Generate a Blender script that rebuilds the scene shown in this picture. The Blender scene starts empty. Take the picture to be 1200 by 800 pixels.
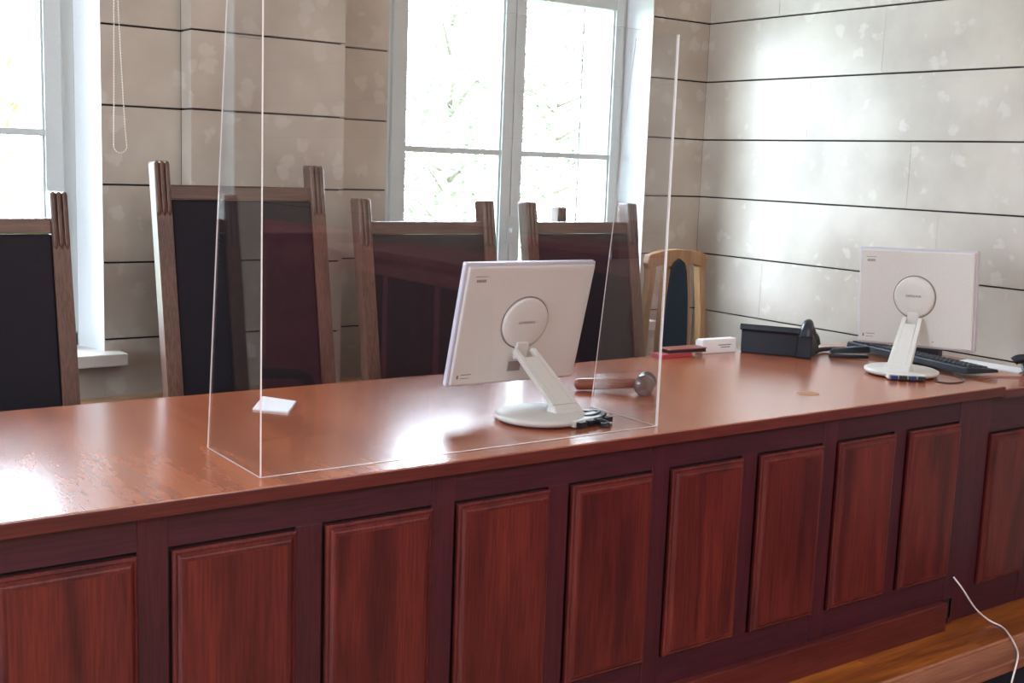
import bpy, bmesh, math, random
from mathutils import Vector, Matrix
random.seed(7)
C = bpy.context.scene.collection
S = bpy.context.scene
PI = math.pi

# ---------------------------------------------------------------- camera
yaw, pitch, roll = math.radians(35.596), math.radians(8.542), math.radians(2.135)
F = Vector((math.sin(yaw)*math.cos(pitch), math.cos(yaw)*math.cos(pitch), -math.sin(pitch)))
Rt = Vector((math.cos(yaw), -math.sin(yaw), 0)); Up = Rt.cross(F)
r_ = Rt*math.cos(roll)+Up*math.sin(roll); u_ = -Rt*math.sin(roll)+Up*math.cos(roll)
cam = bpy.data.cameras.new('camera'); camo = bpy.data.objects.new('camera', cam); C.objects.link(camo)
m = Matrix((r_, u_, -F)).transposed().to_4x4(); m.translation = (0, 0, 1.44)
camo.matrix_world = m
cam.sensor_width = 36; cam.lens = 1377.9/1200*36; cam.clip_start = .05; cam.clip_end = 200
S.camera = camo
# ---------------------------------------------------------------- world, lights, exposure
w = bpy.data.worlds.new('world'); S.world = w; w.use_nodes = True
bg = w.node_tree.nodes['Background']; bg.inputs[0].default_value = (.74, .87, 1.0, 1); bg.inputs[1].default_value = 25.0
S.view_settings.view_transform = 'Standard'; S.view_settings.look = 'None'
S.view_settings.exposure = 0.17; S.view_settings.gamma = 1.0; S.view_settings.use_curve_mapping = False
S.cycles.max_bounces = 10; S.cycles.diffuse_bounces = 5; S.cycles.glossy_bounces = 5
S.cycles.transparent_max_bounces = 16; S.cycles.transmission_bounces = 6
S.cycles.sample_clamp_indirect = 8; S.cycles.use_denoising = True
FILL_REAR, FILL_FRONT = 85, 4  # power of the added fill lamps
def portal(x, y, z, sx, sz, rot):
    l = bpy.data.lights.new('window_portal', 'AREA'); l.shape = 'RECTANGLE'; l.size = sx; l.size_y = sz
    l.cycles.is_portal = True
    o = bpy.data.objects.new('window_portal', l); C.objects.link(o); o.location = (x, y, z); o.rotation_euler = rot
for px, pw in ((-1.98, 1.4), (.71, .95), (2.94, 1.4)): portal(px, 4.36, 1.77, pw, 2.1, (-PI/2, 0, 0))
portal(-3.72, 1.6, 1.9, 1.8, 2.0, (0, -PI/2, 0))

# ---------------------------------------------------------------- materials
def lin(c): return tuple(((x/255+.055)/1.055)**2.4 if x > 10 else x/255/12.92 for x in c)+(1,)
def newmat(name):
    m = bpy.data.materials.new(name); m.use_nodes = True
    return m, m.node_tree.nodes, m.node_tree.links, m.node_tree.nodes['Principled BSDF']
def plain(name, col, rough=.5, metal=0, spec=.5, bump=0, bscale=200):
    m, N, L, b = newmat(name)
    b.inputs['Base Color'].default_value = lin(col); b.inputs['Roughness'].default_value = rough
    b.inputs['Metallic'].default_value = metal; b.inputs['Specular IOR Level'].default_value = spec
    tc = N.new('ShaderNodeTexCoord'); n = N.new('ShaderNodeTexNoise'); n.inputs['Scale'].default_value = bscale
    L.new(tc.outputs['Object'], n.inputs['Vector'])
    mx = N.new('ShaderNodeMix'); mx.data_type = 'RGBA'; mx.inputs['Factor'].default_value = 1
    c = lin(col)
    mr = N.new('ShaderNodeMapRange'); mr.inputs['To Min'].default_value = 0; mr.inputs['To Max'].default_value = 1
    L.new(n.outputs['Fac'], mr.inputs['Value']); L.new(mr.outputs['Result'], mx.inputs['Factor'])
    mx.inputs['A'].default_value = (c[0]*.93, c[1]*.93, c[2]*.93, 1); mx.inputs['B'].default_value = (min(1, c[0]*1.07), min(1, c[1]*1.07), min(1, c[2]*1.07), 1)
    L.new(mx.outputs['Result'], b.inputs['Base Color'])
    if bump:
        bp = N.new('ShaderNodeBump'); bp.inputs['Strength'].default_value = bump; bp.inputs['Distance'].default_value = .002
        L.new(n.outputs['Fac'], bp.inputs['Height']); L.new(bp.outputs['Normal'], b.inputs['Normal'])
    return m
def wood(name, light, dark, axis='Z', rough=.35, scale=1.0, bump=.15, streak=.5, mid=None, coat=0.0, spec=.5, fg=(9, 190)):
    m, N, L, b = newmat(name)
    tc = N.new('ShaderNodeTexCoord'); oi = N.new('ShaderNodeObjectInfo')
    ad = N.new('ShaderNodeVectorMath'); ad.operation = 'ADD'
    sc = N.new('ShaderNodeVectorMath'); sc.operation = 'SCALE'; sc.inputs['Scale'].default_value = 13
    cx = N.new('ShaderNodeCombineXYZ')
    for i in range(3): L.new(oi.outputs['Random'], cx.inputs[i])
    L.new(cx.outputs[0], sc.inputs[0]); L.new(tc.outputs['Object'], ad.inputs[0]); L.new(sc.outputs[0], ad.inputs[1])
    def grain(along, across, detail, dist=0.0):
        mp = N.new('ShaderNodeMapping'); s = [across*scale]*3; s['XYZ'.index(axis)] = along*scale
        mp.inputs['Scale'].default_value = s; L.new(ad.outputs[0], mp.inputs['Vector'])
        n = N.new('ShaderNodeTexNoise'); n.inputs['Scale'].default_value = 1; n.inputs['Detail'].default_value = detail
        n.inputs['Distortion'].default_value = dist; L.new(mp.outputs[0], n.inputs['Vector']); return n
    big = grain(1.2, 9, 4, 1.2); fine = grain(fg[0], fg[1], 3)
    cr = N.new('ShaderNodeValToRGB'); L.new(big.outputs['Fac'], cr.inputs['Fac'])
    e = cr.color_ramp.elements; e[0].position = .30; e[0].color = lin(dark); e[1].position = .68; e[1].color = lin(light)
    if mid: k = cr.color_ramp.elements.new(.5); k.color = lin(mid)
    mx = N.new('ShaderNodeMix'); mx.data_type = 'RGBA'; mx.blend_type = 'MULTIPLY'; mx.inputs['Factor'].default_value = streak
    cr2 = N.new('ShaderNodeValToRGB'); L.new(fine.outputs['Fac'], cr2.inputs['Fac'])
    f = cr2.color_ramp.elements; f[0].position = .38; f[0].color = (.45, .4, .4, 1); f[1].position = .6; f[1].color = (1, 1, 1, 1)
    L.new(cr.outputs[0], mx.inputs['A']); L.new(cr2.outputs[0], mx.inputs['B']); L.new(mx.outputs['Result'], b.inputs['Base Color'])
    b.inputs['Roughness'].default_value = rough; b.inputs['Specular IOR Level'].default_value = spec
    b.inputs['Coat Weight'].default_value = coat; b.inputs['Coat Roughness'].default_value = .2
    bp = N.new('ShaderNodeBump'); bp.inputs['Strength'].default_value = bump; bp.inputs['Distance'].default_value = .001
    L.new(fine.outputs['Fac'], bp.inputs['Height']); L.new(bp.outputs['Normal'], b.inputs['Normal'])
    return m
def stone(name, base, pale, dark, rough=.28):
    m, N, L, b = newmat(name)
    tc = N.new('ShaderNodeTexCoord'); geo = N.new('ShaderNodeNewGeometry'); oi = N.new('ShaderNodeObjectInfo')
    n1 = N.new('ShaderNodeTexNoise'); n1.inputs['Scale'].default_value = 3.2; n1.inputs['Detail'].default_value = 5
    n2 = N.new('ShaderNodeTexNoise'); n2.inputs['Scale'].default_value = 26; n2.inputs['Detail'].default_value = 4
    v = N.new('ShaderNodeTexVoronoi'); v.inputs['Scale'].default_value = 15; v.feature = 'F1'
    dist = N.new('ShaderNodeMix'); dist.data_type = 'VECTOR'; dist.inputs['Factor'].default_value = .06
    for n in (n1, n2): L.new(geo.outputs['Position'], n.inputs['Vector'])
    L.new(geo.outputs['Position'], dist.inputs['A']); L.new(n2.outputs['Color'], dist.inputs['B']); L.new(dist.outputs['Result'], v.inputs['Vector'])
    # pale pebbles: cells whose random value is high, near the cell centre
    th = N.new('ShaderNodeSeparateColor'); L.new(v.outputs['Color'], th.inputs[0])
    g = N.new('ShaderNodeMath'); g.operation = 'GREATER_THAN'; g.inputs[1].default_value = .68; L.new(th.outputs[0], g.inputs[0])
    mr = N.new('ShaderNodeMapRange'); mr.inputs['From Min'].default_value = .50; mr.inputs['From Max'].default_value = .34
    L.new(v.outputs['Distance'], mr.inputs['Value'])
    mu = N.new('ShaderNodeMath'); mu.operation = 'MULTIPLY'; L.new(g.outputs[0], mu.inputs[0]); L.new(mr.outputs[0], mu.inputs[1])
    cr = N.new('ShaderNodeValToRGB'); L.new(n1.outputs['Fac'], cr.inputs['Fac'])
    e = cr.color_ramp.elements; e[0].position = .32; e[0].color = lin(dark); e[1].position = .66; e[1].color = lin(base)
    mx = N.new('ShaderNodeMix'); mx.data_type = 'RGBA'; mu2 = N.new('ShaderNodeMath'); mu2.operation = 'MULTIPLY'; mu2.inputs[1].default_value = .30
    L.new(mu.outputs[0], mu2.inputs[0]); L.new(mu2.outputs[0], mx.inputs['Factor']); L.new(cr.outputs[0], mx.inputs['A']); mx.inputs['B'].default_value = lin(pale)
    hs = N.new('ShaderNodeHueSaturation'); L.new(mx.outputs['Result'], hs.inputs['Color'])
    mv = N.new('ShaderNodeMapRange'); mv.inputs['To Min'].default_value = .95; mv.inputs['To Max'].default_value = 1.05
    L.new(oi.outputs['Random'], mv.inputs['Value']); L.new(mv.outputs[0], hs.inputs['Value']); L.new(hs.outputs[0], b.inputs['Base Color'])
    b.inputs['Specular IOR Level'].default_value = .55
    mr2 = N.new('ShaderNodeMapRange'); mr2.inputs['To Min'].default_value = rough-.08; mr2.inputs['To Max'].default_value = rough+.10
    L.new(n2.outputs['Fac'], mr2.inputs['Value']); L.new(mr2.outputs[0], b.inputs['Roughness'])
    bp = N.new('ShaderNodeBump'); bp.inputs['Strength'].default_value = .06; bp.inputs['Distance'].default_value = .002
    L.new(n2.outputs['Fac'], bp.inputs['Height']); L.new(bp.outputs['Normal'], b.inputs['Normal'])
    return m
def clear(name, ior, tint=(1, 1, 1, 1), rough=0.0):
    m, N, L, b = newmat(name); N.remove(b); out = N['Material Output']
    t = N.new('ShaderNodeBsdfTransparent'); t.inputs[0].default_value = tint
    g = N.new('ShaderNodeBsdfGlossy'); g.inputs['Roughness'].default_value = rough
    fr = N.new('ShaderNodeFresnel'); fr.inputs[0].default_value = ior
    # both faces of the sheet use the outside index whichever side is hit
    geo = N.new('ShaderNodeNewGeometry'); mi = N.new('ShaderNodeMix'); mi.data_type = 'FLOAT'
    mi.inputs['A'].default_value = ior; mi.inputs['B'].default_value = 1/ior*1.0
    L.new(geo.outputs['Backfacing'], mi.inputs['Factor']); L.new(mi.outputs['Result'], fr.inputs[0])
    mx = N.new('ShaderNodeMixShader'); L.new(fr.outputs[0], mx.inputs[0]); L.new(t.outputs[0], mx.inputs[1]); L.new(g.outputs[0], mx.inputs[2])
    L.new(mx.outputs[0], out.inputs['Surface'])
    return m
M = {}
M['top'] = wood('polished_red_wood', (190, 106, 66), (160, 82, 50), 'Y', rough=.27, bump=.06, streak=.18, scale=1.0, coat=.8, fg=(26, 160))
M['edge'] = wood('red_wood_edge', (112, 48, 44), (88, 34, 36), 'X', rough=.4)
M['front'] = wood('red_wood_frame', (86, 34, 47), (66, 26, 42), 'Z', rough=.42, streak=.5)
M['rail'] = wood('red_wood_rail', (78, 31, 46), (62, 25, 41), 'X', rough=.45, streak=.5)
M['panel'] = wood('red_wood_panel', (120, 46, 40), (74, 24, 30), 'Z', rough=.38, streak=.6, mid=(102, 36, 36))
M['oak'] = wood('chair_wood', (114, 80, 66), (80, 54, 46), 'Z', rough=.35, streak=.6)
M['oakx'] = wood('chair_wood_rail', (114, 80, 66), (80, 54, 46), 'X', rough=.35, streak=.6)
M['pale'] = wood('light_chair_wood', (178, 136, 94), (138, 102, 68), 'Z', rough=.35, streak=.4)
M['leather'] = plain('dark_leather', (16, 11, 26), .6, spec=.3, bump=.3, bscale=90)
M['navy'] = plain('dark_blue_fabric', (22, 38, 52), .85, bump=.3, bscale=300)
M['stone'] = stone('beige_stone', (194, 184, 172), (216, 212, 206), (170, 158, 146), .32)
M['joint'] = plain('dark_joint', (48, 40, 44), .9)
M['plaster'] = plain('white_plaster', (225, 222, 216), .7, bump=.1, bscale=30)
M['rearplaster'] = plain('rear_plaster', (215, 205, 195), .7)
M['frame'] = plain('grey_white_window_paint', (204, 211, 212), .4)
M['reveal'] = plain('white_reveal_paint', (232, 236, 240), .5)
M['sill'] = plain('pale_sill', (220, 212, 205), .3)
M['glass'] = clear('window_glass', 1.45)
M['acrylic'] = clear('clear_acrylic', 1.49, (.97, .975, .98, 1))
M['acredge'] = plain('acrylic_edge_glow', (250, 246, 250), .12)  # glow of the sheet edges painted as near-white colour
M['mon'] = plain('white_plastic', (208, 205, 200), .35)
M['mon2'] = plain('pale_edge_plastic', (190, 184, 196), .3)
M['dgrey'] = plain('grey_groove', (140, 130, 125), .5)
M['print'] = plain('grey_print', (110, 105, 105), .6)
M['black'] = plain('black_plastic', (24, 32, 44), .3)
M['black2'] = plain('black_plastic_matte', (18, 26, 40), .5)
M['blue'] = plain('blue_plastic', (26, 48, 104), .35)
M['skyblue'] = plain('light_blue_plastic', (110, 170, 215), .2)
M['paper'] = plain('white_paper', (238, 238, 242), .7)
M['redbook'] = plain('red_cover', (170, 60, 72), .5)
M['redleather'] = plain('brown_red_cover', (150, 82, 72), .4)
M['walnut'] = wood('walnut', (168, 102, 76), (120, 70, 54), 'X', rough=.25, streak=.5)
M['darkwood'] = wood('dark_gavel_wood', (120, 96, 88), (84, 68, 66), 'Z', rough=.22)
M['grommet'] = plain('tan_cap', (170, 120, 85), .5)
M['floor'] = wood('amber_parquet', (190, 112, 48), (128, 68, 36), 'X', rough=.28, streak=.5, mid=(160, 90, 40))
M['nose'] = wood('pale_step_board', (190, 130, 100), (150, 95, 75), 'X', rough=.35)
M['risershade'] = plain('riser_and_shade', (24, 30, 44), .9)  # riser colour with the shadow gap below the step painted in
M['lowfloor'] = wood('lower_parquet', (190, 150, 115), (150, 110, 80), 'X', rough=.35)
M['cord'] = plain('white_cord', (245, 240, 240), .5)
M['silver'] = plain('bright_cap', (240, 240, 245), .3)
M['chain'] = plain('pale_bead', (232, 226, 214), .35)
M['ledge'] = plain('tan_ledge', (205, 168, 135), .4)
M['bark'] = plain('grey_bark', (120, 112, 100), .9, bump=.5, bscale=12)
M['leaf'] = plain('green_leaves', (52, 78, 34), .6)
M['leaf2'] = plain('yellow_green_leaves', (88, 112, 34), .6)
M['grass'] = plain('lawn', (80, 110, 60), .9)
M['bench'] = wood('rear_bench_wood', (225, 122, 128), (185, 92, 98), 'Y', rough=.35)
M['lamp'] = None
m, N, L, b = newmat('fill_lamp_glow'); b.inputs['Emission Color'].default_value = (1, .96, .92, 1); b.inputs['Emission Strength'].default_value = 3; M['lamp'] = m  # glowing shade of the added fill lamps

# ---------------------------------------------------------------- mesh helpers
class MB:
    def __init__(s): s.v = []; s.f = []; s.mi = []; s.sm = []
    def add(s, vs, fs, mi=0, smooth=False, mat=None):
        o = len(s.v)
        s.v += [tuple(mat @ Vector(p)) if mat else tuple(p) for p in vs]
        for f in fs: s.f.append([i+o for i in f]); s.mi.append(mi); s.sm.append(smooth)
        return s
    def box(s, x0, x1, y0, y1, z0, z1, mi=0, mat=None):
        vs = [(x, y, z) for z in (z0, z1) for y in (y0, y1) for x in (x0, x1)]
        return s.add(vs, [(0, 2, 3, 1), (4, 5, 7, 6), (0, 1, 5, 4), (2, 6, 7, 3), (0, 4, 6, 2), (1, 3, 7, 5)], mi, False, mat)
    def hexa(s, pts, mi=0, mat=None):   # 4 bottom ccw, 4 top ccw
        return s.add(pts, [(3, 2, 1, 0), (4, 5, 6, 7), (0, 1, 5, 4), (1, 2, 6, 5), (2, 3, 7, 6), (3, 0, 4, 7)], mi, False, mat)
    def lathe(s, prof, n=24, mi=0, mat=None, smooth=True):  # prof [(r,z)]
        vs = []; fs = []
        for r, z in prof:
            for k in range(n):
                a = 2*PI*k/n; vs.append((r*math.cos(a), r*math.sin(a), z))
        for i in range(len(prof)-1):
            for k in range(n):
                fs.append((i*n+k, i*n+(k+1) % n, (i+1)*n+(k+1) % n, (i+1)*n+k))
        fs.append(tuple(range(n-1, -1, -1))); fs.append(tuple((len(prof)-1)*n+k for k in range(n)))
        return s.add(vs, fs, mi, smooth, mat)
    def tube(s, pts, r, n=8, mi=0, mat=None):
        pts = [Vector(p) for p in pts]; vs = []; fs = []
        rr = r if isinstance(r, (list, tuple)) else [r]*len(pts)
        for i, p in enumerate(pts):
            d = (pts[min(i+1, len(pts)-1)]-pts[max(i-1, 0)]).normalized()
            a = d.orthogonal().normalized() if i == 0 else (a-d*a.dot(d)).normalized()
            b = d.cross(a)
            for k in range(n):
                t = 2*PI*k/n; vs.append(tuple(p+(a*math.cos(t)+b*math.sin(t))*rr[i]))
        for i in range(len(pts)-1):
            for k in range(n): fs.append((i*n+k, i*n+(k+1) % n, (i+1)*n+(k+1) % n, (i+1)*n+k))
        fs.append(tuple(range(n-1, -1, -1))); fs.append(tuple((len(pts)-1)*n+k for k in range(n)))
        return s.add(vs, fs, mi, True, mat)
    def prism(s, poly, h0, h1, mi=0, mat=None, smooth=False):  # poly in xy ccw, extruded in z
        n = len(poly); vs = [(x, y, h0) for x, y in poly]+[(x, y, h1) for x, y in poly]
        fs = [tuple(range(n-1, -1, -1)), tuple(range(n, 2*n))]
        o = len(s.v)
        s.add(vs, fs, mi, False, mat)
        for k in range(n): s.f.append([o+k, o+(k+1) % n, o+n+(k+1) % n, o+n+k]); s.mi.append(mi); s.sm.append(smooth)
        return s
    def ball(s, c, r, n=10, mi=0, sz=1):
        prof = [(max(1e-4, r*math.sin(PI*i/n)), -r*sz*math.cos(PI*i/n)) for i in range(n+1)]
        return s.lathe(prof, n*2, mi, Matrix.Translation(c))
    def mesh(s, name, mats):
        me = bpy.data.meshes.new(name); me.from_pydata(s.v, [], s.f)
        for mt in mats: me.materials.append(mt)
        me.polygons.foreach_set('material_index', s.mi); me.polygons.foreach_set('use_smooth', s.sm); me.update(); return me
    def build(s, name, mats, parent=None, loc=(0, 0, 0), bevel=0, seg=2, rz=0):
        if not isinstance(mats, (list, tuple)): mats = [mats]
        o = bpy.data.objects.new(name, s.mesh(name, mats)); C.objects.link(o); o.location = loc; o.rotation_euler.z = rz
        if parent: o.parent = parent
        if bevel:
            b = o.modifiers.new('bevel', 'BEVEL'); b.width = bevel; b.segments = seg; b.limit_method = 'ANGLE'; b.angle_limit = math.radians(35)
            b.harden_normals = False
        return o
def tag(o, label=None, cat=None, group=None, kind=None):
    if label: o['label'] = label
    if cat: o['category'] = cat
    if group: o['group'] = group
    if kind: o['kind'] = kind
    return o
def thing(name, label, cat, loc=(0, 0, 0), rz=0, group=None):
    o = bpy.data.objects.new(name, None); C.objects.link(o); o.location = loc; o.rotation_euler.z = rz; o.empty_display_size = .1
    return tag(o, label, cat, group)
def box(name, mat, parent, x0, x1, y0, y1, z0, z1, bevel=0, loc=(0, 0, 0)):
    return MB().box(x0, x1, y0, y1, z0, z1).build(name, mat, parent, loc, bevel)

# ================================================================= SETTING
W, XR, XL, YB, CEIL = 4.05, 3.957, -3.6, -5.2, 3.85
WT = .5                              # wall thickness
ZC = [.0035+.264*k for k in range(15)]   # course joints: .0035 .. 3.70
wins = [(-2.64, -1.308), (.24, 1.181), (2.269, 3.608)]       # room side openings
inner = [(-2.60, -1.36), (.29, 1.137), (2.315, 3.578)]       # at the frame, y=4.20
ZS, ZT = .745, 2.80
# ---- window wall: core behind the slabs with splayed openings
def wall_core():
    mb = MB(); yb = W+.012; ye = W+WT
    zb, zt = -.4, CEIL
    xs = [XL-.4]+[x for p in wins for x in p]+[XR+.3]
    for k in range(0, len(xs), 2): mb.box(xs[k], xs[k+1], yb, ye, zb, zt)
    for a, b_ in wins:
        mb.box(a, b_, yb, ye, zb, ZS-.01); mb.box(a, b_, yb, ye, ZT, zt)
    return mb
wall_back = tag(wall_core().build('wall_back', M['joint']), kind='structure')
slab_cache = {}
def slab(parent, a0, a1, z0, z1, place, jh=.0032, jv=.0002):
    """one stone slab; place = (origin fn) ; size in the wall plane a (horizontal) by z"""
    wd, ht = round(a1-a0-2*jv, 4), round(z1-z0-2*jh, 4)
    key = (wd, ht)
    if key not in slab_cache:
        mb = MB(); t = .024; c = .0012
        mb.box(0, wd, 0, t, 0, ht)
        # front face at local y=0; small chamfer
        e = .0004; vs = [(e, 0, c), (wd-e, 0, c), (wd-e, 0, ht-c), (e, 0, ht-c), (0, c, 0), (wd, c, 0), (wd, c, ht), (0, c, ht), (0, t, 0), (wd, t, 0), (wd, t, ht), (0, t, ht)]
        fs = [(0, 1, 2, 3), (4, 5, 1, 0), (5, 6, 2, 1), (6, 7, 3, 2), (7, 4, 0, 3), (8, 9, 5, 4), (9, 10, 6, 5), (10, 11, 7, 6), (11, 8, 4, 7)]
        mb = MB().add(vs, fs); slab_cache[key] = mb.mesh('stone_slab', [M['stone']])
    o = bpy.data.objects.new('stone_slab', slab_cache[key]); C.objects.link(o); o.parent = parent
    place(o, a0+jv, z0+jh); return o
def pl_back(y):
    def p(o, a, z): o.location = (a, y+random.uniform(-.0006, .0006), z)
    return p
PIL = W-.095
def fill(parent, a0, a1, zr, y, cut=None):
    for k in range(len(ZC)-1):
        z0, z1 = max(ZC[k], zr[0]), min(ZC[k+1], zr[1])
        if z1-z0 < .02: continue
        slab(parent, a0, a1, z0, z1, pl_back(y))
full = (.0035, ZC[-1])
fill(wall_back, -3.6, -2.64, full, W); fill(wall_back, -1.308, -.534, full, W); fill(wall_back, -.534, .24, full, W)
fill(wall_back, 1.181, 1.454, full, W); fill(wall_back, 2.034, 2.269, full, W); fill(wall_back, 3.608, XR, full, W)
for a, b_ in wins:
    for s0, s1 in ((a, (a+b_)/2), ((a+b_)/2, b_)):
        fill(wall_back, s0, s1, (.0035, ZS-.03), W); fill(wall_back, s0, s1, (ZT+.003, ZC[-1]), W)
# pilaster between the windows
pil = tag(box('trim_1', M['joint'], None, 1.466, 2.022, PIL+.012, W+.01, 0, CEIL), kind='structure')
for k in range(len(ZC)-1):
    slab(pil, 1.454, 2.034, ZC[k], ZC[k+1], pl_back(PIL))
    for xx, rz_, off in ((1.454, -PI/2, 0), (2.034, PI/2, 0)):
        def pf(o, a, z, xx=xx, rz_=rz_): o.rotation_euler.z = rz_; o.location = (xx, W-.002 if rz_ < 0 else PIL+.002, z)
        slab(pil, 0, .091, ZC[k], ZC[k+1], pf)
# stone ledge low along the wall
lg = MB()
for a, b_ in ((-3.6, 1.453), (2.036, XR)): lg.box(a, b_, W-.055, W, .562, .596)
lg.box(1.42, 2.068, PIL-.055, PIL, .562, .596)
tag(lg.build('trim_2', M['ledge'], None, bevel=.004), kind='structure')
# reveals, sills, windows
def window(i, w_, n_, xo, single=False):
    (a, b_), (ia, ib) = w_, n_
    YF = 4.20
    root = bpy.data.objects.new('window_%d' % i, None); C.objects.link(root); root.location = (a, YF, ZS); tag(root, kind='structure')
    def L_(x, y, z): return (x-a, y-YF, z-ZS)
    rv = MB(); e = .001
    rv.hexa([L_(*p) for p in ((b_+e, W, ZS), (b_+e, YF+.3, ZS), (ib, YF+.3, ZS), (ib, YF, ZS), (b_+e, W, ZT), (b_+e, YF+.3, ZT), (ib, YF+.3, ZT), (ib, YF, ZT))])
    rv.hexa([L_(*p) for p in ((a-e, W, ZS), (ia, YF, ZS), (ia, YF+.3, ZS), (a-e, YF+.3, ZS), (a-e, W, ZT), (ia, YF, ZT), (ia, YF+.3, ZT), (a-e, YF+.3, ZT))])
    rv.box(0, b_-a, W-YF, .3, ZT-ZS, ZT-ZS+.02)
    rv.build('reveal', M['reveal'], root)
    box('window_sill', M['sill'], root, -.05, b_-a+.055, W-YF-.085, .02, -.03, .012, .004)
    # fixed frame
    x0, x1 = ia, ib; z0, z1 = ZS+.012, ZT
    fr = MB(); fx0, fx1 = xo-.06, xo+1.18
    def fb(xa, xb, ya, yb, za, zb): fr.box(xa-a, xb-a, ya-YF, yb-YF, za-ZS, zb-ZS)
    fb(x0-.001, x0+.06, YF, YF+.07, z0, z1); fb(x1-.05, x1+.001, YF, YF+.07, z0, z1)
    fb(x0, x1, YF, YF+.07, z0, z0+.05); fb(x0, x1, YF, YF+.07, z1-.06, z1)
    fb(x0, x1, YF-.004, YF+.07, 2.205, 2.285)
    if not single: fb(xo+.528, xo+.592, YF+.012, YF+.07, z0, z1)
    fr.build('window_frame', M['frame'], root, bevel=.004)
    # sashes : (stile x0, glass x0, glass x1, stile x1)
    leaves = ((ia+.05, ia+.115, ib-.103, ib-.045),) if single else ((xo-.012, xo+.053, xo+.528, xo+.580), (xo+.584, xo+.635, xo+1.130, xo+1.178))
    for sx0, gx0, gx1, sx1 in leaves:
        for (za, ga, gb, zb, bar) in ((ZS+.062, .865, 2.14, 2.20, 1.489), (2.29, 2.34, 2.69, 2.74, None)):
            sb = MB()
            def s_(xa, xb, za_, zb_, ya=-.018, yb=.032): sb.box(xa-a, xb-a, ya, yb, za_-ZS, zb_-ZS)
            s_(sx0, gx0, za, zb); s_(gx1, sx1, za, zb); s_(gx0, gx1, za, ga); s_(gx0, gx1, gb, zb)
            # glazing beads
            s_(gx0, gx0+.008, ga, gb, -.008, .03); s_(gx1-.008, gx1, ga, gb, -.008, .03)
            if bar: s_(gx0, gx1, bar-.012, bar+.012, -.014, .03)
            so = sb.build('sash', M['frame'], root, bevel=.003)
            for (p0, p1) in (((ga, bar-.012), (bar+.012, gb)) if bar else ((ga, gb),)):
                MB().box(gx0-a, gx1-a, .006, .010, p0-ZS, p1-ZS).build('glass_pane', M['glass'], so)
    xh = ia+.07-xo if single else .565
    hb = MB(); hb.box(xo+xh-a, xo+xh+.035-a, -.026, -.016, 1.10-ZS, 1.22-ZS); hb.box(xo+xh+.009-a, xo+xh+.025-a, -.05, -.024, 1.15-ZS, 1.17-ZS)
    hb.build('window_handle', M['frame'], root, bevel=.002)
    return root
window(3, wins[0], inner[0], -2.59); window(1, wins[1], inner[1], .35, True); window(2, wins[2], inner[2], 2.375)

# ---- right wall
wr = MB(); wr.box(XR+.012, XR+.4, YB, W+.6, -.4, CEIL)
wall_right = tag(wr.build('wall_right', M['joint']), kind='structure')
def pl_right(o, a, z): o.rotation_euler.z = -PI/2; o.location = (XR, W-a, z)
for k in range(len(ZC)-1):
    a = 0.0; first = [1.15, .62, .98, .42, 1.3][k % 5]; ln = first
    while a < W+2.4:
        b_ = min(a+ln, W+2.4); 
        if b_-a > .05: slab(wall_right, a, b_, ZC[k], ZC[k+1], pl_right)
        a = b_; ln = random.choice((.92, 1.04, 1.18))
    slab(wall_right, W+2.4, W-YB, ZC[k], ZC[k+1], pl_right)
# ---- left, front walls, ceiling, floors
wl = MB()
LW = (.7, 2.5)  # opening of the added window, lets daylight onto the right wall
wl.box(XL-.4, XL, -5.2, LW[0], -.4, CEIL); wl.box(XL-.4, XL, LW[1], 4.5, -.4, CEIL); wl.box(XL-.4, XL, LW[0], LW[1], -.4, .9); wl.box(XL-.4, XL, LW[0], LW[1], 2.9, CEIL)
tag(wl.build('wall_left', M['rearplaster']), kind='structure')
fr = MB(); py0, py1 = LW
for ya, yb, za, zb in ((py0, py0+.07, .9, 2.9), (py1-.07, py1, .9, 2.9), (py0, py1, .9, .97), (py0, py1, 2.83, 2.9), ((py0+py1)/2-.05, (py0+py1)/2+.05, .9, 2.9), (py0, py1, 2.1, 2.17)):
    fr.box(XL-.25, XL-.19, ya, yb, za, zb)
fo = tag(fr.build('window_4', M['frame']), kind='structure')  # unseen window added to light the right wall
MB().box(XL-.224, XL-.22, py0+.02, py1-.02, .92, 2.88).build('glass_pane', M['glass'], fo)
tag(box('wall_front', M['rearplaster'], None, XL-.4, XR+.4, YB-.3, YB, -.4, CEIL), kind='structure')
tag(box('ceiling', M['plaster'], None, XL-.4, XR+.4, YB-.3, W+WT, CEIL, CEIL+.2), kind='structure')
YE = 1.865                       # podium edge
floor = tag(box('floor', M['joint'], None, XL, XR+.05, 1.975, W+.05, -.3, -.016), kind='structure')
rs = random.Random(3)
pc = {}
row = 0; y = 1.977
while y < W:
    x = 1.6-rs.uniform(0, .5) if y < 2.25 else -3.6
    while x < XR:
        ln = rs.choice((.55, .7, .9)) if y < 2.25 else 7.7
        x1 = min(x+ln, XR); yy = min(y+.09, W+.03) if y < 2.25 else W+.03
        key = (round(x1-x, 3), round(yy-y, 3))
        if key not in pc: pc[key] = MB().box(.0006, key[0]-.0006, .0006, key[1]-.0006, -.016, 0).mesh('plank', [M['floor']])
        o = bpy.data.objects.new('plank', pc[key]); C.objects.link(o); o.parent = floor; o.location = (x, y, rs.uniform(-.0007, 0)); x = x1
    y = yy
MB().box(XL, 1.1, 1.977, 2.25, -.016, 0).build('plank', M['floor'], floor)
st = MB(); st.box(XL, XR, YE, 1.963, -.035, 0.0, 0); st.box(XL, XR, 1.963, 1.975, -.035, .007, 1)
tag(st.build('trim_3', [M['nose'], M['nose']], None, bevel=.004), kind='structure')
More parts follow.
